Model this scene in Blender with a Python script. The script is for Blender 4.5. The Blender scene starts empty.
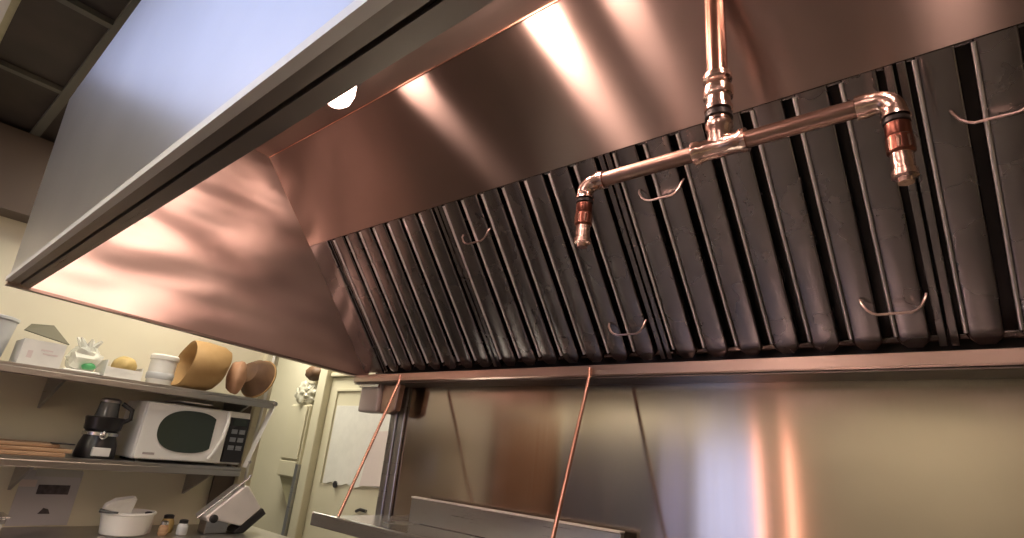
import bpy, bmesh, math, random
from mathutils import Vector, Matrix
random.seed(7)
S = bpy.context.scene
C = S.collection
PI = math.pi

# ------------------------------------------------------------------ helpers
def V(*a): return Vector(a)

def finish(name, bm, m, parent=None, smooth=False, bevel=0.0, kind=None, segs=2):
    bmesh.ops.recalc_face_normals(bm, faces=bm.faces[:])
    me = bpy.data.meshes.new(name); bm.to_mesh(me); bm.free()
    me.materials.append(m)
    if smooth:
        for p in me.polygons: p.use_smooth = True
        try: me.set_sharp_from_angle(angle=math.radians(40))
        except Exception: pass
    o = bpy.data.objects.new(name, me); C.objects.link(o)
    if parent is not None:
        o.parent = parent
        o.matrix_parent_inverse = parent.matrix_world.inverted() if False else Matrix.Translation(-parent.location) if parent.type == 'EMPTY' and parent.rotation_euler.to_matrix() == Matrix.Identity(3) else Matrix.Identity(4)
    if bevel > 0:
        md = o.modifiers.new('bevel', 'BEVEL'); md.width = bevel; md.segments = segs; md.limit_method = 'ANGLE'
        md.angle_limit = math.radians(35)
    if kind: o['kind'] = kind
    return o

def thing(name, label, cat, loc=(0, 0, 0), group=None):
    o = bpy.data.objects.new(name, None); C.objects.link(o)
    o.location = loc; o.empty_display_size = .05
    o['label'] = label; o['category'] = cat
    if group: o['group'] = group
    return o

def tag(o, label, cat, group=None):
    o['label'] = label; o['category'] = cat
    if group: o['group'] = group
    return o

def box(bm, a, b, rot=None, piv=None):
    vs = []
    for x in (a[0], b[0]):
        for y in (a[1], b[1]):
            for z in (a[2], b[2]):
                p = V(x, y, z)
                if rot is not None: p = rot @ (p - piv) + piv
                vs.append(bm.verts.new(p))
    for f in ((0, 1, 3, 2), (4, 6, 7, 5), (0, 4, 5, 1), (2, 3, 7, 6), (0, 2, 6, 4), (1, 5, 7, 3)):
        bm.faces.new([vs[i] for i in f])
    return bm

def nb(): return bmesh.new()
def boxes(*ab):
    bm = nb()
    for a, b in ab: box(bm, a, b)
    return bm

def lathe(bm, prof, origin, axis=V(0, 0, 1), n=32, cap=True, sx=1.0, sy=1.0):
    """prof: list of (r, h) along the axis"""
    axis = Vector(axis).normalized()
    u = axis.orthogonal().normalized(); w = axis.cross(u)
    if abs(axis.z) > .99: u = V(1, 0, 0); w = V(0, 1, 0)
    rings = []
    for r, h in prof:
        ring = []
        for k in range(n):
            a = 2 * PI * k / n
            ring.append(bm.verts.new(Vector(origin) + axis * h + u * (r * sx * math.cos(a)) + w * (r * sy * math.sin(a))))
        rings.append(ring)
    for i in range(len(rings) - 1):
        for k in range(n):
            bm.faces.new((rings[i][k], rings[i][(k + 1) % n], rings[i + 1][(k + 1) % n], rings[i + 1][k]))
    if cap:
        bm.faces.new(rings[0][::-1]); bm.faces.new(rings[-1])
    return bm

def tube(bm, pts, r, n=14, cap=True, rr=None):
    pts = [Vector(p) for p in pts]
    rings = []; prev = None
    for i, p in enumerate(pts):
        if i == 0: t = (pts[1] - p)
        elif i == len(pts) - 1: t = (p - pts[i - 1])
        else: t = (pts[i + 1] - pts[i]).normalized() + (pts[i] - pts[i - 1]).normalized()
        t.normalize()
        if prev is None: u = t.orthogonal().normalized()
        else: u = (prev - t * prev.dot(t)).normalized()
        prev = u; w = t.cross(u)
        q = rr[i] if rr else r
        rings.append([bm.verts.new(p + u * q * math.cos(2 * PI * k / n) + w * q * math.sin(2 * PI * k / n)) for k in range(n)])
    for i in range(len(rings) - 1):
        for k in range(n):
            bm.faces.new((rings[i][k], rings[i][(k + 1) % n], rings[i + 1][(k + 1) % n], rings[i + 1][k]))
    if cap:
        bm.faces.new(rings[0][::-1]); bm.faces.new(rings[-1])
    return bm

def arc(c, a, b, n=8):
    """quarter arc: c + a*cos + b*sin"""
    c, a, b = Vector(c), Vector(a), Vector(b)
    return [c + a * math.cos(t * PI / 2 / n) + b * math.sin(t * PI / 2 / n) for t in range(n + 1)]

def prism(bm, poly, d):
    """poly: list of 3D points, d: extrusion vector"""
    d = Vector(d)
    a = [bm.verts.new(Vector(p)) for p in poly]; b = [bm.verts.new(Vector(p) + d) for p in poly]
    n = len(poly)
    bm.faces.new(a[::-1]); bm.faces.new(b)
    for i in range(n): bm.faces.new((a[i], a[(i + 1) % n], b[(i + 1) % n], b[i]))
    return bm

# ------------------------------------------------------------------ materials
def mat(name, col, rough=.6, metal=0.0, noise=0.0, nscale=8, bump=0.0, bscale=40, col2=None, spec=None, alpha=None, stretch=None, trans=0, rvar=0.0):
    m = bpy.data.materials.new(name); m.use_nodes = True
    nt = m.node_tree; N = nt.nodes; L = nt.links
    b = N['Principled BSDF']
    b.inputs['Base Color'].default_value = (*col, 1); b.inputs['Roughness'].default_value = rough
    b.inputs['Metallic'].default_value = metal
    if spec is not None: b.inputs['Specular IOR Level'].default_value = spec
    if trans: b.inputs['Transmission Weight'].default_value = trans
    if alpha is not None: b.inputs['Alpha'].default_value = alpha
    tc = N.new('ShaderNodeTexCoord'); mp = N.new('ShaderNodeMapping'); L.new(tc.outputs['Object'], mp.inputs[0])
    if stretch: mp.inputs['Scale'].default_value = stretch
    if noise or col2 or rvar:
        n = N.new('ShaderNodeTexNoise'); n.inputs['Scale'].default_value = nscale; n.inputs['Detail'].default_value = 5
        L.new(mp.outputs[0], n.inputs[0])
        r = N.new('ShaderNodeValToRGB'); r.color_ramp.elements[0].position = .35; r.color_ramp.elements[1].position = .68
        c2 = col2 or tuple(c * (1 - noise) for c in col)
        r.color_ramp.elements[0].color = (*col, 1); r.color_ramp.elements[1].color = (*c2, 1)
        L.new(n.outputs[0], r.inputs[0]); L.new(r.outputs[0], b.inputs['Base Color'])
        if rvar:
            mr = N.new('ShaderNodeMapRange'); mr.inputs['To Min'].default_value = rough - rvar; mr.inputs['To Max'].default_value = rough + rvar
            L.new(n.outputs[0], mr.inputs[0]); L.new(mr.outputs[0], b.inputs['Roughness'])
    if bump:
        n2 = N.new('ShaderNodeTexNoise'); n2.inputs['Scale'].default_value = bscale; n2.inputs['Detail'].default_value = 3
        L.new(mp.outputs[0], n2.inputs[0])
        bp = N.new('ShaderNodeBump'); bp.inputs['Strength'].default_value = bump; bp.inputs['Distance'].default_value = .01
        L.new(n2.outputs[0], bp.inputs['Height']); L.new(bp.outputs[0], b.inputs['Normal'])
    return m

def steel(name, col=(.62, .6, .58), rough=.25, aniso=.7, tangent=(0, 0, 1), wave=0.0, wscale=(2, 2, 2), brush=(4, 4, 300), bamt=.08, var=.1):
    """brushed sheet metal; highlights stretch along the tangent; optional gentle buckling of the sheet"""
    m = bpy.data.materials.new(name); m.use_nodes = True
    nt = m.node_tree; N = nt.nodes; L = nt.links
    b = N['Principled BSDF']
    b.inputs['Metallic'].default_value = 1; b.inputs['Anisotropic'].default_value = aniso
    cx = N.new('ShaderNodeCombineXYZ')
    for i in range(3): cx.inputs[i].default_value = tangent[i]
    if aniso > 0: L.new(cx.outputs[0], b.inputs['Tangent'])
    tc = N.new('ShaderNodeTexCoord')
    mp = N.new('ShaderNodeMapping'); mp.inputs['Scale'].default_value = brush; L.new(tc.outputs['Object'], mp.inputs[0])
    n = N.new('ShaderNodeTexNoise'); n.inputs['Scale'].default_value = 1.0; n.inputs['Detail'].default_value = 4; L.new(mp.outputs[0], n.inputs[0])
    mr = N.new('ShaderNodeMapRange'); mr.inputs['To Min'].default_value = max(.02, rough - bamt); mr.inputs['To Max'].default_value = rough + bamt
    L.new(n.outputs[0], mr.inputs[0]); L.new(mr.outputs[0], b.inputs['Roughness'])
    n3 = N.new('ShaderNodeTexNoise'); n3.inputs['Scale'].default_value = 3; n3.inputs['Detail'].default_value = 6; L.new(tc.outputs['Object'], n3.inputs[0])
    rp = N.new('ShaderNodeValToRGB')
    rp.color_ramp.elements[0].position = .3; rp.color_ramp.elements[1].position = .7
    rp.color_ramp.elements[0].color = (*[c * (1 - var) for c in col], 1); rp.color_ramp.elements[1].color = (*col, 1)
    L.new(n3.outputs[0], rp.inputs[0]); L.new(rp.outputs[0], b.inputs['Base Color'])
    if wave:
        mw = N.new('ShaderNodeMapping'); mw.inputs['Scale'].default_value = wscale; L.new(tc.outputs['Object'], mw.inputs[0])
        nw = N.new('ShaderNodeTexNoise'); nw.inputs['Scale'].default_value = 1; nw.inputs['Detail'].default_value = 1.0; L.new(mw.outputs[0], nw.inputs[0])
        bp = N.new('ShaderNodeBump'); bp.inputs['Strength'].default_value = 1; bp.inputs['Distance'].default_value = wave
        L.new(nw.outputs[0], bp.inputs['Height']); L.new(bp.outputs[0], b.inputs['Normal'])
    return m

def emit(name, col, st):
    m = bpy.data.materials.new(name); m.use_nodes = True
    nt = m.node_tree; nt.nodes.clear()
    o = nt.nodes.new('ShaderNodeOutputMaterial'); e = nt.nodes.new('ShaderNodeEmission')
    e.inputs[0].default_value = (*col, 1); e.inputs[1].default_value = st
    nt.links.new(e.outputs[0], o.inputs[0]); return m

SL = V(0, .631604, -.775291)        # direction down the slope of roof sheet and filters
M = {}
M['slope'] = steel('sloped_sheet', (.40, .315, .285), .31, 1.0, tuple(SL), brush=(3, 250, 250), bamt=.03, wave=.004, wscale=(4, 1.0, 1.0))  # copper cast of the lamps put into the neutral steel colour
M['side'] = steel('side_sheet', (.97, .79, .73), .46, .5, (0, 0, 1), wave=.06, wscale=(1, 1.8, 6.5), brush=(2, 4, 250), bamt=.03)  # pink lamp reflection put into this steel's base colour too
M['roof'] = steel('roof_sheet', (.45, .37, .33), .38, .0, brush=(3, 200, 3))
M['face'] = steel('outer_sheet', (.74, .73, .75), .34, .3, (0, 0, 1), brush=(3, 3, 260), bamt=.02)
M['lip'] = steel('lip_channel', (.50, .46, .42), .3, 0, (0, 1, 0), brush=(3, 250, 250))
M['undershade'] = steel('underside_shade', (.16, .14, .13), .4, 0)
M['hem'] = mat('folded_hem', (.86, .84, .82), .45, .5)
M['trough'] = steel('trough', (.62, .50, .44), .3, 0, (0, 0, 1), brush=(3, 3, 200))
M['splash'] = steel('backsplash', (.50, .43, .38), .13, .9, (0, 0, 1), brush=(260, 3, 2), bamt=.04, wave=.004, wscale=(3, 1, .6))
M['dim'] = steel('plain_steel', (.42, .41, .42), .3, 0, (0, 0, 1))
M['bright'] = steel('bright_steel', (.66, .65, .66), .25, 0, (0, 0, 1))
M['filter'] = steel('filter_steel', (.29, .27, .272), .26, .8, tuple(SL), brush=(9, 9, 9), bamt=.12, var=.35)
M['edgeglint'] = steel('edge_highlight', (.88, .86, .90), .30, .95, tuple(SL), brush=(9, 9, 9), bamt=.05, var=.3)  # pale bead added along each baffle to draw a highlight line
M['filterback'] = steel('filter_back', (.05, .045, .045), .4, 0, tuple(SL), brush=(9, 9, 9))
M['grease'] = mat('greasy_film', (.30, .27, .24), .35, .6, noise=.4, nscale=14)
M['handle'] = mat('wire', (.55, .43, .40), .3, 1)
M['copper'] = mat('copper_pipe', (.80, .50, .40), .24, 1, col2=(.62, .36, .28), nscale=9)
M['copperdull'] = mat('dull_copper_pipe', (.45, .32, .27), .33, 1, col2=(.36, .24, .2), nscale=14)
M['copperdark'] = mat('dark_copper', (.30, .12, .09), .3, 1)
M['fitting'] = mat('fitting_metal', (.92, .68, .60), .20, 1, bump=.15, bscale=60)
M['rubber'] = mat('black_ring', (.02, .015, .015), .45)
M['cream'] = mat('cream_paint', (.74, .69, .55), .55, col2=(.69, .64, .50), nscale=2)
M['creamdoor'] = mat('cream_door', (.72, .67, .52), .5, col2=(.68, .63, .48), nscale=3)
M['olive'] = mat('olive_paint', (.42, .39, .26), .6, noise=.15, nscale=3)
M['white'] = mat('white_plastic', (.78, .77, .75), .35, noise=.04)
M['paper'] = mat('white_paper', (.82, .80, .76), .8, noise=.06, nscale=20)
M['pink'] = mat('pinkish_paper', (.72, .62, .60), .8)
M['greytub'] = mat('grey_tub', (.52, .53, .55), .4)
M['tile'] = mat('ceiling_tile', (.62, .60, .42), .85, noise=.1, nscale=30)
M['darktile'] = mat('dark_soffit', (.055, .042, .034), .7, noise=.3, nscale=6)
M['bar'] = mat('ceiling_bar', (.11, .105, .085), .6)
M['black'] = mat('black_plastic', (.018, .016, .018), .3)
M['glass'] = mat('dark_glass', (.035, .045, .035), .12)
M['kraft'] = mat('kraft_paper', (.42, .26, .11), .75, col2=(.33, .19, .07), nscale=5, bump=.6, bscale=9)
M['bun'] = mat('tan_bag', (.45, .25, .15), .6, col2=(.36, .18, .10), nscale=6, bump=.4, bscale=12)
M['basket'] = mat('brown_basket', (.17, .09, .045), .6, col2=(.10, .05, .03), nscale=10)
M['wood'] = mat('wood_board', (.50, .33, .19), .6, col2=(.36, .2, .11), nscale=3, stretch=(8, 1, 20))
M['darkbrown'] = mat('dark_brown', (.10, .07, .055), .6)
M['green'] = mat('green_packet', (.10, .42, .16), .45)
M['darkgreen'] = mat('dark_flap', (.13, .12, .08), .7)
M['tan'] = mat('tan_food', (.58, .42, .16), .6, noise=.3, nscale=20)
M['plastic'] = mat('clear_bag', (.80, .80, .74), .25, bump=1.0, bscale=18, alpha=.5)
M['bagwhite'] = mat('crumpled_bag', (.72, .69, .58), .35, bump=1.0, bscale=20, alpha=.8)
M['shelf'] = steel('shelf_steel', (.50, .47, .44), .35, 0)
M['picture'] = mat('dark_print', (.10, .08, .09), .6, noise=.5, nscale=60)
M['lavender'] = mat('notice_sheet', (.55, .53, .56), .7)
M['greyprint'] = mat('grey_print', (.50, .49, .46), .7)
M['steelbox'] = mat('brushed_case', (.80, .75, .74), .35, .35, noise=.1)
M['greybox'] = mat('grey_enamel', (.42, .38, .37), .42, .3)
M['jar'] = mat('smoked_jar', (.22, .23, .24), .12, 0, trans=.5)
M['floor'] = mat('floor_tile', (.20, .16, .14), .45, noise=.3, nscale=6)
M['browndoor'] = mat('brown_door', (.26, .12, .06), .45)
M['fridge'] = mat('blue_grey_steel', (.34, .37, .50), .4, .2)
for k_, st_ in (('lamp_dim', 13), ('lamp_bright', 95), ('lamp_mid', 24), ('lamp_right', 38)): M[k_] = emit(k_, (1.0, .66, .54), st_)
M['streakglass'] = emit('streak_glow', (1.0, .46, .34), 6)
M['troffer'] = emit('troffer_lens', (.52, .62, 1.0), 1.15)
M['warmfill'] = emit('warm_fill_lens', (1.0, .90, .72), 12)
M['wallfill'] = emit('wall_fill_lens', (1.0, .92, .76), 20)
M['daylight'] = emit('daylight_pane', (.60, .66, 1.0), 1.7)

# ------------------------------------------------------------------ camera
R = Matrix(((0.767472, 0.143651, 0.624781), (0.634589, -0.308597, -0.708565), (0.091019, 0.940283, -0.327999)))
cd = bpy.data.cameras.new('camera'); co = bpy.data.objects.new('camera', cd); C.objects.link(co)
co.matrix_world = Matrix.Translation((0, 0, 1.65)) @ R.to_4x4()
cd.sensor_width = 36; cd.lens = 36 * 556.604 / 1024; cd.clip_start = .01
S.camera = co

# ------------------------------------------------------------------ the room
def struct(name, bm, m, **k): return finish(name, bm, m, kind='structure', **k)
struct('floor', boxes(((-5.2, -2.4, -.05), (2.4, 2.6, 0))), M['floor'])
struct('ceiling', boxes(((-5.2, -2.4, 2.90), (2.4, -.0, 2.96)), ((-5.2, 0, 2.93), (2.4, 2.6, 2.96))), M['tile'])
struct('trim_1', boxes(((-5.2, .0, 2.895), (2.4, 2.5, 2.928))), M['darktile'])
bm = nb()
for y in (.215, .83, 1.44):
    box(bm, (-3.34, y, 2.872), (2.3, y + .035, 2.894))
for x in (-2.68, -2.05, -1.44):
    box(bm, (x, .006, 2.874), (x + .03, 2.2, 2.8935))
struct('trim_2', bm, M['bar'])
struct('blotch_block', boxes(((-3.05, -.85, 2.82), (-2.56, -.002, 2.8995))), M['darktile'])  # unseen dark block added to mirror a blotch in the hood face
struct('wall_left', boxes(((-3.47, -2.3, 0), (-3.35, 1.66, 2.895))), M['cream'])
struct('trim_3', boxes(((-3.349, 1.60, 0), (-3.30, 1.68, 2.85)), ((-3.47, 1.661, 0), (-3.35, 1.70, 2.85))), M['creamdoor'], bevel=.005)
struct('upper_wall_shade', boxes(((-3.349, -2.2, 2.50), (-3.20, 1.55, 2.87))), M['darkbrown'])  # added brown box standing for shade on the upper left wall
struct('wall_far', boxes(((-5.2, 2.42, 0), (-1.6, 2.5, 2.895))), M['cream'])
struct('wall_corner', boxes(((-5.2, 1.72, 0), (-5.1, 2.42, 2.895))), M['olive'])
struct('wall_front', boxes(((-3.35, -2.4, 0), (2.4, -2.3, 2.9))), M['cream'])
struct('wall_right', boxes(((2.3, -2.3, 0), (2.4, 2.5, 2.9))), M['cream'])
struct('wall_back', boxes(((-1.80, 1.48, 0), (2.3, 1.52, 1.935))), M['splash'])
struct('wall_partition', boxes(((-1.72, 1.521, 0), (2.3, 1.6, 2.895))), M['cream'])
# steel corner post that closes the end of the backsplash
struct('trim_4', boxes(((-1.865, 1.462, .0), (-1.825, 1.50, 1.90)), ((-1.824, 1.468, 0), (-1.785, 1.479, 1.90))), M['dim'], bevel=.004)
struct('window_1', boxes(((-2.15, -2.295, .9), (-1.65, -2.28, 1.98))), M['daylight'])
struct('trim_5', boxes(((-2.2, -2.29, .85), (-2.15, -2.26, 2.03)), ((-1.65, -2.29, .85), (-1.60, -2.26, 2.03)), ((-2.149, -2.29, 1.98), (-1.651, -2.26, 2.03)), ((-2.149, -2.29, .85), (-1.651, -2.26, .9))), M['creamdoor'])
struct('door_2', boxes(((-3.349, -1.75, 0), (-3.31, -.75, 2.1))), M['browndoor'])

def troffer(name, x0, y0, x1, y1, mm, label, dz=0):
    t = thing(name, label, 'ceiling light', ((x0 + x1) / 2, (y0 + y1) / 2, 2.9))
    z = 2.895 - dz
    finish('frame', boxes(((x0 - .03, y0 - .03, z - .012), (x1 + .03, y0, z + .004)), ((x0 - .03, y1, z - .012), (x1 + .03, y1 + .03, z + .004)),
                          ((x0 - .03, y0, z - .012), (x0, y1, z + .004)), ((x1, y0, z - .012), (x1 + .03, y1, z + .004))), M['white'], t)
    finish('lens', boxes(((x0, y0, z - .006), (x1, y1, z + .004))), mm, t)
    return t
troffer('ceiling_light', -2.50, -.90, -.80, -.05, M['troffer'], 'cool bluish ceiling light panel mirrored in the outer face of the hood')
troffer('ceiling_light', -3.15, -2.15, -2.3, -1.65, M['wallfill'], 'added unseen light panel brightening the left wall')  # unseen fill panel added to brighten the left wall
troffer('ceiling_light', -3.1, .65, -2.5, 1.25, M['warmfill'], 'added light panel brightening the wall shelves, hidden behind the hood', .02)  # hidden panel added to light the shelf wall from above
troffer('ceiling_light', -.9, -1.9, .1, -1.3, M['warmfill'], 'added warm fill panel behind the viewer')  # unseen fill panel added for general room brightness

# ------------------------------------------------------------------ exhaust hood
XL, XR = -2.0, 1.6
ly = lambda x: .1835 - .0175 * (x + .36)          # the lip runs a touch out of parallel
hood = thing('exhaust_hood', 'large stainless steel exhaust hood with coppery reflections, over the cooking line', 'exhaust hood', (0, .8, 1.99))
def run(bm, prof):
    """closed profile (y offset, z) swept from the left to the right end along the lip"""
    a = [bm.verts.new((XL, ly(XL) + y, z)) for y, z in prof]; b = [bm.verts.new((XR, ly(XR) + y, z)) for y, z in prof]
    n = len(prof); bm.faces.new(a); bm.faces.new(b[::-1])
    for i in range(n): bm.faces.new((a[i], b[i], b[(i + 1) % n], a[(i + 1) % n]))
    return bm
finish('front_face', run(nb(), [(0, 2.0), (-.028, 2.56), (-.018, 2.585), (.012, 2.60), (.014, 2.59), (-.010, 2.575), (-.018, 2.555), (.006, 2.0)]), M['face'], hood)
finish('folded_hem', run(nb(), [(-.006, 1.990), (-.0065, 2.002), (-.003, 2.006), (.0055, 2.006), (.0061, 1.9895)]), M['hem'], hood)
finish('lip_channel', run(nb(), [(.0062, 1.991), (.0235, 1.989), (.0245, 1.9995), (.0275, 1.9995), (.0285, 1.987), (.050, 1.984), (.052, 1.99), (.050, 2.05), (.040, 2.05), (.042, 2.004), (.0062, 2.004)]), M['lip'], hood)
# side panel at the left end
sp = [(ly(XL), 1.985), (1.42, 1.93), (1.42, 2.70), (.35, 2.70), (ly(XL) + .01, 2.58)]
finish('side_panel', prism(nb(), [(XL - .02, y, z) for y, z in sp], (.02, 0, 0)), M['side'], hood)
finish('side_hem', prism(nb(), [(XL - .022, ly(XL), 1.981), (XL - .022, 1.42, 1.926), (XL - .022, 1.42, 1.934), (XL - .022, ly(XL), 1.989)], (.026, 0, 0)), M['trough'], hood)
# ceiling and sloped sheet
finish('ceiling_panel', boxes(((XL, .25, 2.675), (XR, .80, 2.69))), M['roof'], hood)
finish('top_cover', prism(nb(), [(XL, .20, 2.59), (XL, .35, 2.70), (XL, 1.47, 2.70), (XL, 1.47, 2.712), (XL, .345, 2.712), (XL, .19, 2.602)], (XR - XL, 0, 0)), M['dim'], hood)
P0 = V(0, .795, 2.675); P1 = V(0, 1.036, 2.393)
nrm = V(0, .775291, .631604)
def slopebox(bm, x0, x1, s0, s1, d0, d1):
    """box in filter coordinates: s down the slope from the top edge P1, d depth (positive = away from viewer)"""
    c = []
    for x in (x0, x1):
        for s in (s0, s1):
            for d in (d0, d1): c.append(bm.verts.new(V(x, P1.y, P1.z) + SL * s + nrm * d))
    for f in ((0, 1, 3, 2), (4, 6, 7, 5), (0, 4, 5, 1), (2, 3, 7, 6), (0, 2, 6, 4), (1, 5, 7, 3)): bm.faces.new([c[i] for i in f])
    return bm
LS = (P1 - P0).length
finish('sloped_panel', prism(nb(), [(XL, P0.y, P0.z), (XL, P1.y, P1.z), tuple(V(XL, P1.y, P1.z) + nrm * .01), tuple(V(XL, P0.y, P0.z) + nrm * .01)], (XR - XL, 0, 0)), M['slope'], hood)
finish('seam_strip', tube(nb(), [(XL, P0.y - .001, P0.z - .0015), (XR, P0.y - .001, P0.z - .0015)], .0025, 8), M['copper'], hood)
bm = nb(); slopebox(bm, XL, -1.862, 0, .575, .001, .012); slopebox(bm, -1.90, -1.866, .0, .575, -.010, .001)
finish('filler_flange', bm, M['filter'], hood, bevel=.003)
bm = nb(); slopebox(bm, XL, XR, -.004, .004, .012, .06); slopebox(bm, XL, XR, .0, .62, .06, .064)
finish('filter_rail', bm, M['filterback'], hood)
finish('plenum_wall', boxes(((XL, 1.455, 1.93), (XR, 1.47, 2.70))), M['filterback'], hood)
# grease trough along the bottom of the filters
tr = [(1.362, 1.908), (1.362, 1.934), (1.366, 1.936), (1.369, 1.934), (1.372, 1.914), (1.452, 1.914), (1.454, 1.932), (1.478, 1.932), (1.478, 1.902), (1.366, 1.904)]
finish('grease_trough', prism(nb(), [(XL - .012, y, z) for y, z in tr], (XR - XL, 0, 0)), M['trough'], hood)

finish('trough_shade', boxes(((XL - .012, 1.368, 1.8985), (XR, 1.4785, 1.9015))), M['undershade'], hood)  # thin dark sheet added to deepen the shade under the trough
# lamps on the hood's ceiling
def lamp(x, label, glow, y=.655):
    t = thing('hood_lamp', label, 'lamp', (x, y, 2.674), 'lamps inside the hood')
    finish('lamp_base', lathe(nb(), [(.058, 2.674), (.058, 2.655), (.045, 2.650)], (x, y, 0)), M['dim'], t, smooth=True)
    finish('lamp_globe', lathe(nb(), [(.042, 2.6495), (.046, 2.63), (.046, 2.60), (.038, 2.575), (.022, 2.56), (.004, 2.556)], (x, y, 0)), M[glow], t, smooth=True)
    return t
lamp(-1.30, 'glowing white hood lamp half hidden behind the front lip', 'lamp_dim')
lamp(-.80, 'glowing hood lamp behind the front lip, throwing the bright streak on the sloped sheet', 'lamp_bright', .60)
lamp(-.58, 'glowing hood lamp throwing the fainter streak beside the copper riser', 'lamp_mid', .60)
lamp(.07, 'glowing hood lamp at the right, throwing the pale patch above the filters', 'lamp_right', .60)

# ------------------------------------------------------------------ baffle filters
W, H = .600, .572
def baffle_bm(xc, w, s0, s1, d0, depth):
    """U shaped channel, open side away from the viewer, pointed folded lower end"""
    bm = nb(); h = w / 2; t = .0016
    ra, rb = .010, .005
    sec = [(-h, depth)] + [(-h + ra - ra * math.cos(a), ra - ra * math.sin(a)) for a in [k * PI / 8 for k in range(5)]] \
        + [(h - rb + rb * math.sin(a), rb - rb * math.cos(a)) for a in [k * PI / 8 for k in range(5)]] + [(h, depth), (h - t, depth), (h - t, rb), (h - rb, t * 1.2), (-h + ra, t * 1.2), (-h + t, ra), (-h + t, depth)]
    st = [(s0, 1, 0), (s0 + .01, 1, 0), (s1 - .022, 1, 0), (s1 - .012, .86, 0), (s1, .5, .003)]
    rings = []
    for s, k, lift in st:
        rings.append([bm.verts.new(V(xc + x * k, P1.y, P1.z) + SL * s + nrm * (d0 + d + lift)) for x, d in sec])
    n = len(sec)
    for i in range(len(rings) - 1):
        for k in range(n): bm.faces.new((rings[i][k], rings[i][(k + 1) % n], rings[i + 1][(k + 1) % n], rings[i + 1][k]))
    bm.faces.new(rings[0][::-1]); bm.faces.new(rings[-1])
    return bm
def wire_handle(xc, s, w=.085, drop=.045):
    """bent wire bail: two feet on the ribs, sagging outward"""
    def p(x, ss, d): return V(x, P1.y, P1.z) + SL * ss + nrm * d
    h = w / 2
    pts = [p(xc - h - .014, s + .000, -.001), p(xc - h - .012, s + .004, -.012), p(xc - h - .004, s + .016, -.022), p(xc - h + .004, s + .022, -.026),
           p(xc - h + .014, s + .026, -.027), p(xc + h - .014, s + .026, -.027), p(xc + h - .004, s + .022, -.026), p(xc + h + .004, s + .016, -.022),
           p(xc + h + .012, s + .004, -.012), p(xc + h + .014, s + .000, -.001)]
    return tube(nb(), pts, .0028, 8)
def make_filter(x0, label):
    t = thing('baffle_filter', label, 'grease filter', tuple(V(x0 + W / 2, P1.y, P1.z) + SL * H), 'baffle filters in the hood')
    bm = nb()
    slopebox(bm, x0, x0 + .014, .001, H, .002, .045); slopebox(bm, x0 + W - .014, x0 + W, .001, H, .002, .045)
    slopebox(bm, x0 + .014, x0 + W - .014, .001, .007, .010, .045); slopebox(bm, x0 + .014, x0 + W - .014, H - .012, H, .030, .045)
    finish('frame', bm, M['filter'], t, bevel=.002)
    pitch = (W - .028) / 7 
    for k in range(7):
        xc = x0 + .014 + pitch * (k + .5)
        finish('baffle', baffle_bm(xc, .059, .002, H, .0, .020), M['filter'], t, smooth=True)
        e0 = V(xc - .0285, P1.y, P1.z) + SL * .006 + nrm * -.0002; e1 = V(xc - .0285, P1.y, P1.z) + SL * (H - .030) + nrm * -.0002
        finish('edge_highlight', tube(nb(), [e0, e1], .0042, 10), M['edgeglint'], t, smooth=True)
    for k in range(8):
        xc = x0 + .014 + pitch * k
        w = .046 if 0 < k < 7 else .02
        xo = xc if 0 < k < 7 else (xc + .011 if k == 0 else xc - .011)
        bm = nb(); slopebox(bm, xo - w / 2, xo + w / 2, .008, H - .013, .036, .0375)
        finish('rear_baffle', bm, M['filterback'], t)
    finish('wire_handle', wire_handle(x0 + .12, .110), M['handle'], t, smooth=True)
    finish('wire_handle', wire_handle(x0 + W - .075, .452), M['handle'], t, smooth=True)
    return t
f1 = make_filter(-1.858, 'leftmost baffle filter, beside the pink side panel, ribs catching pale light')
filters = [(-1.253, 'second baffle filter from the left, a wire handle high on its left ribs'),
           (-.648, 'third baffle filter from the left, behind the copper pipe tee'),
           (-.043, 'rightmost baffle filter, running out of the right edge')]
for x0, lb in filters:
    dx = x0 + 1.858
    r = f1.copy(); C.objects.link(r); r.location = f1.location + V(dx, 0, 0); r['label'] = lb
    for ch in list(f1.children):
        c = ch.copy(); C.objects.link(c); c.parent = r; c.matrix_parent_inverse = ch.matrix_parent_inverse.copy()
for ch in [c for c in f1.children if c.name.startswith('wire_handle')]:      # the first filter shows no handles
    bpy.data.objects.remove(ch)

# ------------------------------------------------------------------ suppression pipe with two nozzles
PY = .85
ZP = 2.20
xT, xA, xB = -.297, -.572, -.045
pipe = thing('suppression_pipe', 'copper fire suppression pipe with tee and two drop nozzles before the filters', 'pipe', (xT, PY, 2.2))
finish('riser', tube(nb(), [(xT, PY, ZP + .10), (xT, PY, 2.605)], .0185, 24), M['copper'], pipe, smooth=True)
finish('riser_coupling', lathe(nb(), [(.0185, .075), (.0245, .077), (.0245, .085), (.0215, .088), (.0215, .104), (.0255, .107), (.0265, .112), (.0265, .124), (.023, .128), (.021, .140), (.0255, .143), (.0255, .152), (.019, .155)], (xT, PY, ZP - .005), n=28), M['fitting'], pipe, smooth=True)
finish('rubber_ring', lathe(nb(), [(.019, .058), (.0235, .060), (.0235, .070), (.019, .072)], (xT, PY, ZP - .003), n=28), M['rubber'], pipe, smooth=True)
bm = nb()
lathe(bm, [(.018, 0), (.0205, .012), (.0205, .030), (.0235, .034), (.0235, .046), (.020, .050), (.020, .056)], (xT, PY, ZP), n=28)
lathe(bm, [(.016, -.047), (.021, -.046), (.021, -.036), (.0185, -.033), (.0185, .033), (.021, .036), (.021, .046), (.016, .047)], (xT, PY, ZP), V(1, 0, 0), n=28)
finish('tee', bm, M['fitting'], pipe, smooth=True)
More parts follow.
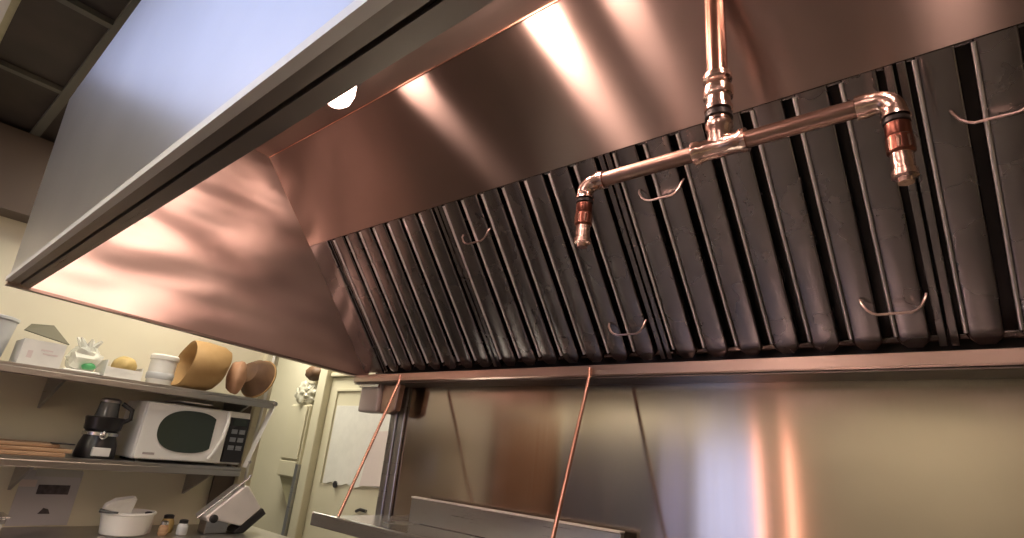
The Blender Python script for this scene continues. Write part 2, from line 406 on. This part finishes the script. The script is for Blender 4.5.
finish('branch_pipe', tube(nb(), [(xA + .03, PY, ZP), (xT - .045, PY, ZP)], .0145, 22), M['copperdull'], pipe, smooth=True)
finish('branch_pipe', tube(nb(), [(xT + .045, PY, ZP), (xB - .03, PY, ZP)], .0145, 22), M['copperdull'], pipe, smooth=True)
for xe, sg in ((xA, 1), (xB, -1)):
    bm = nb()
    pts = [V(xe + sg * .046, PY, ZP), V(xe + sg * .032, PY, ZP)] + [V(xe + sg * .024 - sg * .024 * math.sin(a), PY, ZP - .024 + .024 * math.cos(a)) for a in [k * PI / 16 for k in range(9)]] + [V(xe, PY, ZP - .034)]
    rr = [.0185, .0185, .0165] + [.0165] * 8 + [.019]
    tube(bm, pts, .017, 22, rr=rr[:len(pts)])
    finish('elbow', bm, M['fitting'] if sg < 0 else M['fitting'], pipe, smooth=True)
    finish('rubber_ring', lathe(nb(), [(.0165, -.036), (.0175, -.037), (.0175, -.043), (.0165, -.044)], (xe, PY, ZP), n=24), M['rubber'], pipe, smooth=True)
    nz = finish('nozzle', lathe(nb(), [(.0145, -.0445), (.0165, -.046), (.0165, -.064), (.0155, -.066), (.0175, -.068), (.0175, -.090), (.015, -.092), (.0138, -.094), (.0138, -.118), (.0125, -.120)], (xe, PY, ZP), n=24), M['copperdark'], pipe, smooth=True)
    finish('nozzle_collar', lathe(nb(), [(.0176, -.070), (.0182, -.071), (.0182, -.088), (.0176, -.089)], (xe, PY, ZP), n=8), M['copper'], nz)
    finish('nozzle_tip', lathe(nb(), [(.0142, -.094), (.0142, -.118), (.0165, -.120), (.0165, -.129), (.011, -.132), (.010, -.138)], (xe, PY, ZP), n=24), M['fitting'], nz, smooth=True)

# ------------------------------------------------------------------ copper stays, overshelf, junction box
def stay(x, x2, label):
    o = finish('copper_stay', tube(nb(), [(x, 1.352, 1.925), (x, 1.35, 1.90), (x2, 1.16, 1.442), (x2, 1.158, 1.4375)], .0055, 12), M['copper'], smooth=True)
    return tag(o, label, 'copper tube', 'thin copper stays holding the overshelf')
stay(-1.70, -1.66, 'thin slanting copper tube at the left, passing the grey box')
stay(-.86, -.83, 'thin slanting copper tube in the middle, before the wide steel backsplash')

sh = thing('wall_shelf', 'stainless shelf with raised back edge below the hood', 'shelf', (-1.3, 1.47, 1.42))
finish('shelf_top', boxes(((-1.80, 1.165, 1.414), (-.6, 1.477, 1.424))), M['bright'], sh)
finish('front_lip', boxes(((-1.80, 1.150, 1.395), (-.6, 1.164, 1.436))), M['dim'], sh, bevel=.003)
finish('back_upstand', boxes(((-1.625, 1.425, 1.4245), (-.79, 1.444, 1.502))), M['dim'], sh, bevel=.002)
finish('upstand_rim', boxes(((-1.625, 1.422, 1.503), (-.79, 1.447, 1.508))), M['white'], sh, bevel=.001)

jb = thing('junction_box', 'small grey box hanging under the left end of the hood ledge', 'box', (-1.88, 1.41, 1.78))
finish('box_body', boxes(((-1.985, 1.385, 1.790), (-1.86, 1.455, 1.9035))), M['greybox'], jb, bevel=.008)
finish('box_lid', boxes(((-1.985, 1.375, 1.885), (-1.86, 1.3845, 1.9015))), M['bright'], jb, bevel=.002)
jc = finish('bracket', prism(nb(), [(-1.858, 1.40, 1.9035), (-1.755, 1.40, 1.9035), (-1.765, 1.40, 1.80), (-1.80, 1.40, 1.785), (-1.858, 1.40, 1.79)], (0, .028, 0)), M['copperdull'], bevel=.004)  # right part of the box; warm light on it painted in copper
tag(jc, 'right part of the grey box, warm light painted as a copper tone', 'bracket')

rg = thing('cooking_range', 'unseen steel cooking range added below the hood to brighten the filters', 'range', (-.1, 1.1, 0))  # unseen range added to reflect light up into the filters
finish('range_top', boxes(((-1.75, .66, .88), (1.6, 1.46, .92))), M['bright'], rg, bevel=.004)
finish('range_body', boxes(((-1.75, .70, .10), (1.6, 1.45, .879))), M['dim'], rg)
for x in (-1.65, .0, 1.5):
    for y in (.75, 1.38): finish('leg', lathe(nb(), [(.02, .001), (.02, .099)], (x, y, 0), n=12), M['dim'], rg)

# ------------------------------------------------------------------ left wall shelving
def shelf(name, z, label, y1):
    t = thing(name, label, 'shelf', (-3.18, .6, z))
    finish('board', boxes(((-3.345, -.6, z - .012), (-3.0, y1, z))), M['shelf'], t)
    finish('front_edge', boxes(((-3.012, -.6, z - .042), (-2.998, y1, z - .0125))), M['shelf'], t, bevel=.004)
    for y in (.62, y1 - .12):
        finish('bracket', prism(nb(), [(-3.345, y, z - .013), (-3.03, y, z - .013), (-3.03, y, z - .03), (-3.345, y, z - .16)], (0, .012, 0)), M['dim'], t)
    return t
shelf('wall_shelf', 1.85, 'upper steel shelf on the left wall holding bags and cartons', 1.56)
shelf('wall_shelf', 1.50, 'lower steel shelf on the left wall under the microwave', 1.46)

# diagonal brace and a dark brown strip at the end of the shelves
t = thing('shelf_brace', 'pale diagonal metal brace at the right end of the wall shelves', 'brace', (-3.1, 1.55, 1.5))
finish('strap', prism(nb(), [(-3.02, 1.565, 1.86), (-2.99, 1.565, 1.835), (-3.03, 1.50, 1.50), (-3.075, 1.50, 1.50)], (-.012, 0, 0)), M['white'], t, bevel=.003)
finish('bolt', lathe(nb(), [(.012, 0), (.012, .008), (.006, .011)], (-2.998, 1.56, 1.835), V(1, 0, 0), n=12), M['dim'], t)
finish('bolt', lathe(nb(), [(.008, 0), (.008, .008), (.004, .011)], (-3.04, 1.513, 1.53), V(1, 0, 0), n=12), M['dim'], t)
tag(finish('dark_strip', boxes(((-3.343, 1.48, 1.27), (-3.325, 1.595, 1.835))), M['darkbrown'], bevel=.003), 'narrow dark brown strip on the left wall behind the brace', 'board')
tag(finish('hanging_cable', tube(nb(), [(-3.29, 1.64, 2.2), (-3.285, 1.64, 1.9), (-3.28, 1.63, 1.5), (-3.285, 1.64, 1.22)], .009, 8), M['white'], smooth=True), 'pale pipe running down the wall end beside the shelves', 'pipe')

# microwave
mx0, mx1, my0, my1, mz0, mz1 = -3.33, -3.06, .965, 1.475, 1.512, 1.772
mw = thing('microwave', 'white microwave oven with oval dark window on the lower wall shelf', 'microwave', (-3.18, 1.18, 1.5))
finish('case', boxes(((mx0, my0, mz0), (mx1, my1, mz1))), M['white'], mw, bevel=.008)
finish('door', boxes(((mx1 + .001, my0 + .003, mz0 + .004), (mx1 + .022, my0 + .395, mz1 - .004))), M['white'], mw, bevel=.006); mdoor = bpy.context.scene.collection.objects['door']
bm = nb(); cy, cz, a, b2 = my0 + .215, mz0 + .138, .145, .098
pts = []
for k in range(48):
    an = 2 * PI * k / 48; c_, s_ = math.cos(an), math.sin(an)
    yy = cy + a * math.copysign(abs(c_) ** .8, c_); yy = min(yy, my0 + .325)
    pts.append((mx1 + .0222, yy, cz + b2 * math.copysign(abs(s_) ** .9, s_)))
finish('door_window', prism(bm, pts, (.003, 0, 0)), M['glass'], mdoor)
hp = [(mx1 + .024, my0 + .335, mz0 + .02), (mx1 + .040, my0 + .350, mz0 + .06), (mx1 + .046, my0 + .372, mz0 + .13), (mx1 + .040, my0 + .380, mz0 + .20), (mx1 + .024, my0 + .380, mz0 + .255)]
finish('door_handle', tube(nb(), hp, .010, 10), M['white'], mdoor, smooth=True)
cp = finish('control_panel', boxes(((mx1 + .001, my0 + .402, mz0 + .01), (mx1 + .018, my1 - .006, mz1 - .03))), M['black'], mw, bevel=.003)
finish('display', boxes(((mx1 + .0185, my0 + .415, mz0 + .19), (mx1 + .020, my1 - .02, mz0 + .225))), M['glass'], cp)
for k in range(6):
    yy = my0 + .418 + (k % 2) * .04; zz = mz0 + .15 - (k // 2) * .04
    finish('button', boxes(((mx1 + .0185, yy, zz), (mx1 + .021, yy + .03, zz + .022))), M['dim'], cp)
finish('badge', boxes(((mx1 + .0222, my0 + .035, mz0 + .022), (mx1 + .0235, my0 + .085, mz0 + .032))), M['greybox'], mdoor)
for y in (my0 + .04, my1 - .04):
    for x in (mx0 + .03, mx1 - .03):
        finish('foot', lathe(nb(), [(.012, 1.5005), (.014, 1.5115)], (x, y, 0), n=12), M['black'], mw)
tag(finish('tray', boxes(((-3.30, 1.12, 1.786), (-3.05, 1.26, 1.792))), M['white'], bevel=.002), 'thin pale lid lying on top of the microwave', 'lid')

# food processor
fy, fx = .845, -3.15
fp = thing('food_processor', 'black food processor with smoky jar, left of the microwave', 'food processor', (fx, fy, 1.5))
finish('base', lathe(nb(), [(.082, 1.501), (.084, 1.515), (.078, 1.56), (.066, 1.60), (.05, 1.606)], (fx, fy, 0), n=32, sy=.95), M['black'], fp, smooth=True)
finish('front_plate', boxes(((fx + .070, fy - .035, 1.512), (fx + .088, fy + .035, 1.548))), M['white'], fp, bevel=.003)
finish('bowl', lathe(nb(), [(.052, 1.607), (.072, 1.625), (.078, 1.675), (.074, 1.680)], (fx, fy, 0), n=32), M['black'], fp, smooth=True)
finish('silver_band', lathe(nb(), [(.0665, 1.596), (.071, 1.598), (.071, 1.612), (.0665, 1.614)], (fx, fy, 0), n=32), M['bright'], fp, smooth=True)
finish('jar', lathe(nb(), [(.048, 1.681), (.044, 1.70), (.040, 1.745)], (fx, fy, 0), n=32), M['jar'], fp, smooth=True)
finish('lid', lathe(nb(), [(.042, 1.7455), (.043, 1.755), (.030, 1.765)], (fx, fy, 0), n=32), M['dim'], fp, smooth=True)
finish('handle', tube(nb(), [(fx + .03, fy + .060, 1.66), (fx + .04, fy + .088, 1.68), (fx + .04, fy + .085, 1.72), (fx + .02, fy + .045, 1.745)], .010, 10), M['black'], fp, smooth=True)
finish('knob', lathe(nb(), [(.016, 0), (.016, .012), (.010, .016)], (fx + .074, fy - .01, 1.60), V(1, 0, 0), n=16), M['bright'], fp, smooth=True)

# cutting boards
for k, (y0, y1, x0, x1) in enumerate(((.30, .71, -3.30, -3.02), (.34, .735, -3.31, -3.04), (.31, .69, -3.29, -3.06))):
    z = 1.5005 + k * .0165
    o = finish('cutting_board', boxes(((x0, y0, z), (x1, y1, z + .016))), M['wood'], bevel=.004)
    tag(o, ['wooden board at the bottom of the stack on the lower shelf', 'wooden board in the middle of the stack on the lower shelf', 'wooden board on top of the stack on the lower shelf'][k], 'cutting board', 'wooden boards on the lower shelf')
tag(finish('scraper', boxes(((-3.10, .66, 1.5505), (-3.05, .74, 1.556))), M['black'], bevel=.002), 'small black scraper lying on the wooden boards', 'scraper')
o = finish('steel_pan', lathe(nb(), [(.10, 1.5), (.13, 1.52), (.15, 1.66), (.155, 1.665), (.147, 1.66), (.125, 1.525), (.01, 1.51)], (-3.17, .15, 0), n=40, cap=False), M['greytub'], smooth=True)
o.modifiers.new('w', 'SOLIDIFY').thickness = .003
tag(o, 'grey tub at the left edge of the lower shelf', 'tub')

# upper shelf goods ------------------------------------------------
Z1 = 1.8505
o = finish('storage_tub', lathe(nb(), [(.075, 0), (.082, .006), (.098, .165), (.104, .170), (.104, .180), (.094, .184)], (-3.15, .33, Z1), n=36, sy=.9), M['greytub'], smooth=True)
tag(o, 'translucent grey tub at the left end of the upper shelf', 'tub')
cb = thing('open_carton', 'small white carton with raised dark flap on the upper shelf', 'carton', (-3.13, .52, Z1))
bm = boxes(((-3.22, .445, Z1), (-3.04, .45, Z1 + .105)), ((-3.22, .585, Z1), (-3.04, .59, Z1 + .105)), ((-3.22, .45, Z1), (-3.215, .585, Z1 + .105)), ((-3.045, .45, Z1), (-3.04, .585, Z1 + .105)), ((-3.215, .45, Z1), (-3.045, .585, Z1 + .004)))
finish('carton_body', bm, M['paper'], cb)
finish('flap', prism(nb(), [(-3.04, .43, Z1 + .135), (-3.04, .595, Z1 + .106), (-3.13, .535, Z1 + .185), (-3.14, .46, Z1 + .175)], (.003, .001, .003)), M['darkgreen'], cb)
finish('printed_mark', boxes(((-3.0398, .468, Z1 + .03), (-3.0388, .485, Z1 + .06)), ((-3.0398, .52, Z1 + .05), (-3.0388, .57, Z1 + .056)), ((-3.0398, .51, Z1 + .065), (-3.0388, .55, Z1 + .071))), M['pink'], cb)

def blob(bm, c, r, seed, amp=.25, su=3, flat=True, bottom=None):
    rnd = random.Random(seed)
    res = bmesh.ops.create_icosphere(bm, subdivisions=su, radius=1)
    ph = [rnd.uniform(0, 6) for _ in range(6)]
    for v in res['verts']:
        d = v.co.normalized()
        k = 1 + amp * (math.sin(5 * d.x + ph[0]) * math.sin(4 * d.y + ph[1]) + .6 * math.sin(9 * d.z + ph[2]) * math.sin(8 * d.x + ph[3]) + .35 * math.sin(17 * d.y + ph[4]) * math.sin(15 * d.z + ph[5]))
        p = V(c[0] + d.x * r[0] * k, c[1] + d.y * r[1] * k, c[2] + d.z * r[2] * k)
        if bottom is not None and p.z < bottom: p.z = bottom
        v.co = p
    return bm
tag(finish('plastic_tray', boxes(((-3.20, .60, Z1), (-3.02, .735, Z1 + .010))), M['white'], bevel=.004), 'flat white tray beneath the clear bag on the upper shelf', 'tray')
pb = thing('plastic_bag', 'knotted clear plastic bag with green print on the upper shelf', 'bag', (-3.11, .68, Z1 + .011))
bm = blob(nb(), (-3.11, .68, Z1 + .065), (.065, .062, .062), 4, .22, 3, bottom=Z1 + .011)
for k in range(7):
    a_ = k * .9
    tube(bm, [(-3.11, .68, Z1 + .10), (-3.11 + .02 * math.cos(a_), .68 + .03 * math.sin(a_), Z1 + .13), (-3.11 + .03 * math.cos(a_), .68 + .05 * math.sin(a_), Z1 + .155)], .01, 6, rr=[.02, .012, .004])
finish('bag_film', bm, M['plastic'], pb, smooth=True)
finish('green_print', blob(nb(), (-3.075, .69, Z1 + .035), (.025, .035, .018), 2, .1, 2), M['green'], pb, smooth=True)

ft = thing('food_tray', 'white food tray holding a tan loaf, middle of the upper shelf', 'tray', (-3.12, .83, Z1))
bm = boxes(((-3.20, .755, Z1), (-3.04, .905, Z1 + .005)), ((-3.20, .755, Z1 + .005), (-3.195, .905, Z1 + .06)), ((-3.045, .755, Z1 + .005), (-3.04, .905, Z1 + .045)), ((-3.195, .755, Z1 + .005), (-3.045, .76, Z1 + .075)), ((-3.195, .90, Z1 + .005), (-3.045, .905, Z1 + .06)))
finish('tray_body', bm, M['paper'], ft)
tag(finish('bread_loaf', blob(nb(), (-3.115, .84, Z1 + .060), (.055, .052, .048), 9, .06, 3, bottom=Z1 + .006), M['tan'], smooth=True), 'tan loaf resting in the white food tray', 'bread')
st = thing('lidded_tub', 'round white tub with grey band, left of the brown paper bag', 'tub', (-3.12, .965, Z1))
finish('tub_body', lathe(nb(), [(.050, 0), (.054, .004), (.058, .05), (.0585, .12)], (-3.12, 1.005, Z1), n=32), M['white'], st, smooth=True)
finish('band', lathe(nb(), [(.0585, .028), (.060, .030), (.061, .055), (.059, .058)], (-3.12, 1.005, Z1), n=32), M['greytub'], st, smooth=True)
finish('tub_lid', lathe(nb(), [(.0625, .1205), (.0635, .124), (.0635, .140), (.058, .146)], (-3.12, 1.005, Z1), n=32), M['paper'], st, smooth=True)

# large kraft bag lying open mouth left
bm = nb()
prof = []
cx_, cy_, cz_ = -3.14, 1.10, Z1 + .128
secs = [(0, .122, .118), (.01, .128, .122), (.07, .128, .124), (.15, .122, .120), (.185, .105, .105), (.20, .07, .08), (.205, .02, .03)]
rings = []
for h, ry, rz in secs:
    ring = []
    for k in range(36):
        a_ = 2 * PI * k / 36
        wob = 1 + .03 * math.sin(5 * a_ + h * 20) 
        p = V(cx_ + ry * wob * math.cos(a_), cy_ + h + .02 * math.sin(a_), max(Z1 + .001, cz_ + rz * wob * math.sin(a_)))
        ring.append(bm.verts.new(p))
    rings.append(ring)
for i in range(len(rings) - 1):
    for k in range(36): bm.faces.new((rings[i][k], rings[i][(k + 1) % 36], rings[i + 1][(k + 1) % 36], rings[i + 1][k]))
bm.faces.new(rings[-1])
# inner mouth
inn = []
for h, s in ((.012, .9), (.10, .8)):
    inn.append([bm.verts.new(V(cx_ + (v.co.x - cx_) * s, v.co.y + h, max(Z1 + .006, cz_ + (v.co.z - cz_) * s))) for v in rings[0]])
for k in range(36):
    bm.faces.new((rings[0][k], inn[0][k], inn[0][(k + 1) % 36], rings[0][(k + 1) % 36]))
    bm.faces.new((inn[0][k], inn[1][k], inn[1][(k + 1) % 36], inn[0][(k + 1) % 36]))
bm.faces.new(inn[1])
tag(finish('paper_bag', bm, M['kraft'], smooth=True), 'large brown kraft paper bag bulging on the upper shelf', 'bag')
bm = blob(nb(), (-3.10, 1.365, Z1 + .10), (.06, .046, .085), 12, .10, 3, bottom=Z1 + .001)
tag(finish('bread_bag', bm, M['bun'], smooth=True), 'reddish tan bag between the kraft bag and the brown basket', 'bag')
bk = thing('basket', 'round brown basket tipped on its side at the shelf end', 'basket', (-3.14, 1.44, Z1))
ax = V(.35, -.9, .25).normalized()
finish('basket_bowl', lathe(nb(), [(.02, -.09), (.06, -.085), (.095, -.04), (.105, .0), (.110, .004), (.104, .006), (.092, -.035), (.058, -.075), (.004, -.08)], (-3.17, 1.515, Z1 + .120), -ax, n=36, cap=True), M['basket'], bk, smooth=True)
finish('rim', lathe(nb(), [(.104, .001), (.113, .003), (.113, .010), (.104, .012)], (-3.17, 1.515, Z1 + .120), -ax, n=36, cap=False), M['kraft'], bk, smooth=True)

# ------------------------------------------------------------------ counter and its goods (left)
CZ = 1.19
ct = thing('work_counter', 'grey steel counter along the left wall', 'counter', (-3.1, .6, 0))
finish('counter_top', boxes(((-3.345, -.8, CZ - .04), (-2.72, 1.72, CZ))), M['shelf'], ct, bevel=.004)
finish('cabinet_body', boxes(((-3.345, -.75, .1), (-2.78, 1.68, CZ - .041))), M['dim'], ct)
for y in (-.7, .5, 1.62):
    finish('leg', boxes(((-2.84, y, 0.001), (-2.80, y + .04, .099))), M['dim'], ct)
    
nt_ = thing('notice_sheet', 'pale lavender notice with two dark pictures on the left wall', 'notice', (-3.345, .73, 1.3))
finish('sheet', boxes(((-3.3495, .655, 1.195), (-3.347, .88, 1.425))), M['lavender'], nt_)
finish('picture', boxes(((-3.3468, .725, 1.325), (-3.3455, .845, 1.365))), M['picture'], nt_)
finish('picture', boxes(((-3.3468, .655, 1.355), (-3.3455, .715, 1.385))), M['pink'], nt_)
finish('picture', prism(nb(), [(-3.3468, .755, 1.243), (-3.3468, .80, 1.243), (-3.3468, .79, 1.262), (-3.3468, .77, 1.268)], (.0012, 0, 0)), M['picture'], nt_)
finish('tape', boxes(((-3.3468, .70, 1.40), (-3.345, .875, 1.432))), M['greyprint'], nt_)

tb = thing('white_tub', 'low white tub with towels on the counter', 'tub', (-3.10, .98, CZ))
cyt = 1.03
bm = nb(); lathe(bm, [(.085, 0.001), (.092, .006), (.104, .085), (.110, .088), (.110, .096), (.104, .097), (.098, .086), (.086, .012), (.004, .010)], (-3.08, cyt, CZ), n=40)
finish('tub_body', bm, M['white'], tb, smooth=True)
o = finish('paper_towel', prism(nb(), [(-3.10, .93, CZ + .07), (-3.10, 1.045, CZ + .07), (-3.09, 1.055, CZ + .145), (-3.08, 1.04, CZ + .150), (-3.08, .97, CZ + .140), (-3.09, .935, CZ + .115)], (-.03, 0, .01)), M['paper'], bevel=.004)
tag(o, 'folded white paper towel sticking out of the low tub', 'paper towel')
tag(finish('black_spoon', tube(nb(), [(-3.03, .90, CZ + .105), (-3.0, .935, CZ + .100), (-2.99, .96, CZ + .0995)], .006, 8, rr=[.009, .005, .004]), M['black'], smooth=True), 'black spoon handle across the rim of the white tub', 'spoon')
tag(finish('white_carton', boxes(((-3.15, .42, CZ + .0005), (-3.02, .585, CZ + .055))), M['white'], bevel=.006), 'low white carton at the left end of the counter', 'carton')
pn = thing('loaf_pan', 'grey metal pan on the white carton at the left edge', 'pan', (-3.09, .5, CZ + .056))
finish('pan_body', boxes(((-3.16, .40, CZ + .056), (-3.01, .59, CZ + .078))), M['dim'], pn, bevel=.005)
finish('pan_rim', boxes(((-3.165, .395, CZ + .0785), (-3.005, .60, CZ + .083))), M['bright'], pn, bevel=.001)

# jars and utensils between the tub and the tilted machine
for k, (x, y, h, r, mm, lb) in enumerate(((-3.10, 1.125, .075, .024, 'steelbox', 'small steel cup with black lid right of the white tub'),
                                         (-3.02, 1.172, .045, .020, 'wood', 'tiny tan cup in front of the small steel cup'),
                                         (-3.10, 1.215, .062, .028, 'tan', 'tan jar with dark lid left of the steel machine'),
                                         (-3.02, 1.255, .050, .024, 'greytub', 'small grey jar nearest the steel machine'))):
    t = thing('jar', lb, 'jar', (x, y, CZ), 'small jars on the counter')
    finish('jar_body', lathe(nb(), [(r * .9, .001), (r, .006), (r, h * .75), (r * .75, h)], (x, y, CZ), n=20), M[mm], t, smooth=True)
    finish('lid', lathe(nb(), [(r * .8, h + .0005), (r * .8, h + .014), (r * .5, h + .017)], (x, y, CZ), n=20), M['black' if k != 1 else 'bright'], t, smooth=True)

# tilted steel machine with black grip
ang = math.radians(41)
mc = thing('kitchen_machine', 'tilted steel machine with black grip at the right end of the counter', 'kitchen machine', (-3.05, 1.42, CZ))
py0, pz0 = 1.345, CZ + .052
def T(y, z):       # y along the tilt, z across
    return (1.345 + y * math.cos(ang) + z * math.sin(ang), CZ + .088 + y * math.sin(ang) - z * math.cos(ang))
def tprism(poly, x0, d):
    return prism(nb(), [(x0, *T(y, z)) for y, z in poly], (d, 0, 0))
finish('case', tprism([(-.012, .0), (.205, -.005), (.222, .012), (.222, .150), (.10, .155), (.03, .062), (-.012, .030)], -3.12, .13), M['steelbox'], mc, bevel=.008)
finish('grip', tprism([(.065, .157), (.225, .154), (.232, .162), (.232, .196), (.10, .200), (.062, .168)], -3.10, .10), M['black'], mc, bevel=.01)
finish('rail', tube(nb(), [(-3.0, *T(-.04, -.018)), (-3.0, *T(.24, -.022)), (-3.0, *T(.255, -.03))], .006, 10), M['bright'], mc, smooth=True)
finish('rail_post', tube(nb(), [(-3.0, *T(.20, -.02)), (-3.0, *T(.20, .005))], .007, 10), M['dim'], mc, smooth=True)
finish('knob', lathe(nb(), [(.019, 0), (.019, .014), (.012, .018)], (-2.989, *T(.012, .03)), V(1, 0, 0), n=20), M['black'], mc, smooth=True)
finish('foot', boxes(((-3.10, 1.36, CZ + .001), (-3.02, 1.47, CZ + .06))), M['dim'], mc, bevel=.004)

# ------------------------------------------------------------------ far doorway area
YF = 2.415
struct('trim_6', boxes(((-3.905, 2.33, 0), (-3.80, 2.419, 2.5)), ((-3.799, 2.36, 2.14), (-2.3, 2.419, 2.17))), M['creamdoor'], bevel=.006)
struct('trim_7', boxes(((-3.945, 2.31, 0), (-3.907, 2.40, 1.50))), M['dim'])
struct('door_1', boxes(((-3.795, 2.385, 0), (-2.4, 2.418, 2.135))), M['creamdoor'])
bm = boxes(((-3.70, 2.372, 1.40), (-3.685, 2.3845, 2.03)), ((-3.70, 2.372, 2.031), (-2.6, 2.3845, 2.05)))
struct('trim_8', bm, M['creamdoor'], bevel=.003)
rnd = random.Random(3)
pl = [(-3.66, 2.376, 1.93), (-2.9, 2.376, 1.93), (-2.9, 2.376, 1.45)]
for k in range(12): pl.append((-2.96 - k * .06, 2.376, 1.43 - .03 * (k / 12) + rnd.uniform(-.012, .012)))
pl.append((-3.66, 2.376, 1.40))
wp = thing('wall_poster', 'large white paper with torn lower edge taped on the cream door', 'poster', (-3.3, 2.376, 1.4))
finish('sheet', prism(nb(), pl, (0, .006, 0)), M['paper'], wp)
finish('dark_clip', lathe(nb(), [(.022, 0), (.022, .008)], (-3.50, 2.375, 1.405), V(0, -1, 0), n=14), M['black'], wp)
tag(finish('pinned_note', prism(nb(), [(-3.16, 2.362, 1.76), (-2.93, 2.362, 1.78), (-2.97, 2.362, 1.44), (-3.22, 2.362, 1.42)], (0, .006, 0)), M['pink'], bevel=.001), 'pinkish note pinned over the white paper beside the post', 'note')
tag(finish('door_catch', tube(nb(), [(-3.22, 2.374, 1.27), (-3.17, 2.365, 1.285), (-3.12, 2.374, 1.28)], .010, 8), M['black'], smooth=True), 'small dark catch low on the cream door', 'door catch')

cbn = thing('wall_cabinet', 'cream wall cabinet under a heap of plastic bags', 'cabinet', (-4.1, 2.3, 1.4))
finish('cabinet_case', boxes(((-4.22, 2.34, 1.40), (-3.96, 2.419, 1.93))), M['creamdoor'], cbn, bevel=.008)
dd = finish('cabinet_door', boxes(((-4.21, 2.325, 1.53), (-3.97, 2.339, 1.92))), M['creamdoor'], cbn, bevel=.004)
finish('cabinet_drawer', boxes(((-4.21, 2.325, 1.41), (-3.97, 2.339, 1.515))), M['creamdoor'], cbn, bevel=.004)
finish('support', prism(nb(), [(-4.20, 2.35, 1.399), (-3.98, 2.35, 1.399), (-3.98, 2.35, 1.18)], (0, .069, 0)), M['olive'], cbn)
tag(finish('crumpled_bag', blob(nb(), (-4.08, 2.35, 2.015), (.12, .052, .085), 21, .22, 4, bottom=1.932), M['bagwhite'], smooth=True), 'crumpled whitish plastic bag on top of the cream wall cabinet', 'bag')
tag(finish('brown_parcel', blob(nb(), (-4.00, 2.35, 2.17), (.11, .055, .06), 23, .10, 3), M['basket'], smooth=True), 'dim brown bundle stacked above the crumpled plastic bag', 'bundle')

# things met only as reflections in the steel
fr = thing('refrigerator', 'blue grey steel refrigerator mirrored in the backsplash', 'refrigerator', (-2.6, -2.0, 0))
finish('body', boxes(((-3.25, -2.25, .02), (-2.2, -1.7, 2.05))), M['fridge'], fr, bevel=.01)
finish('handle', tube(nb(), [(-2.65, -1.695, 1.0), (-2.65, -1.66, 1.03), (-2.65, -1.66, 1.5), (-2.65, -1.695, 1.53)], .01, 8), M['bright'], fr, smooth=True)
for x, lb in ((-1.64, 'left one of two added glow tubes for the backsplash streaks'), (-1.37, 'right one of two added glow tubes for the backsplash streaks')):  # glowing tubes added to make warm streaks in the backsplash
    t = thing('streak_tube', lb, 'lamp', (x, -2.25, .9), 'added upright glow tubes')
    finish('tube', tube(nb(), [(x, -2.255, .90), (x, -2.255, 2.05)], .022, 12), M['streakglass'], t)
    finish('tube_cap', lathe(nb(), [(.032, .86), (.032, .8995)], (x, -2.255, 0), n=12), M['dim'], t)
    finish('tube_cap', lathe(nb(), [(.032, 2.0505), (.032, 2.09)], (x, -2.255, 0), n=12), M['dim'], t)

# ------------------------------------------------------------------ light
def area(name, loc, size, col, power, rot=(0, 0, 0), sy=None):
    l = bpy.data.lights.new(name, 'AREA'); l.energy = power; l.color = col; l.size = size
    if sy: l.shape = 'RECTANGLE'; l.size_y = sy
    o = bpy.data.objects.new(name, l); C.objects.link(o); o.location = loc; o.rotation_euler = rot
    return o
area('far_fill_light', (-4.0, 1.9, 2.86), .5, (1.0, .93, 0.74), 20, sy=.5)  # unseen fill light added to brighten the far doorway

w = bpy.data.worlds.new('world'); S.world = w; w.use_nodes = True
w.node_tree.nodes['Background'].inputs[0].default_value = (.9, .85, .75, 1)
w.node_tree.nodes['Background'].inputs[1].default_value = .15

S.view_settings.view_transform = 'Standard'; S.view_settings.look = 'None'
S.view_settings.exposure = .42; S.view_settings.gamma = 1
S.view_settings.use_curve_mapping = False
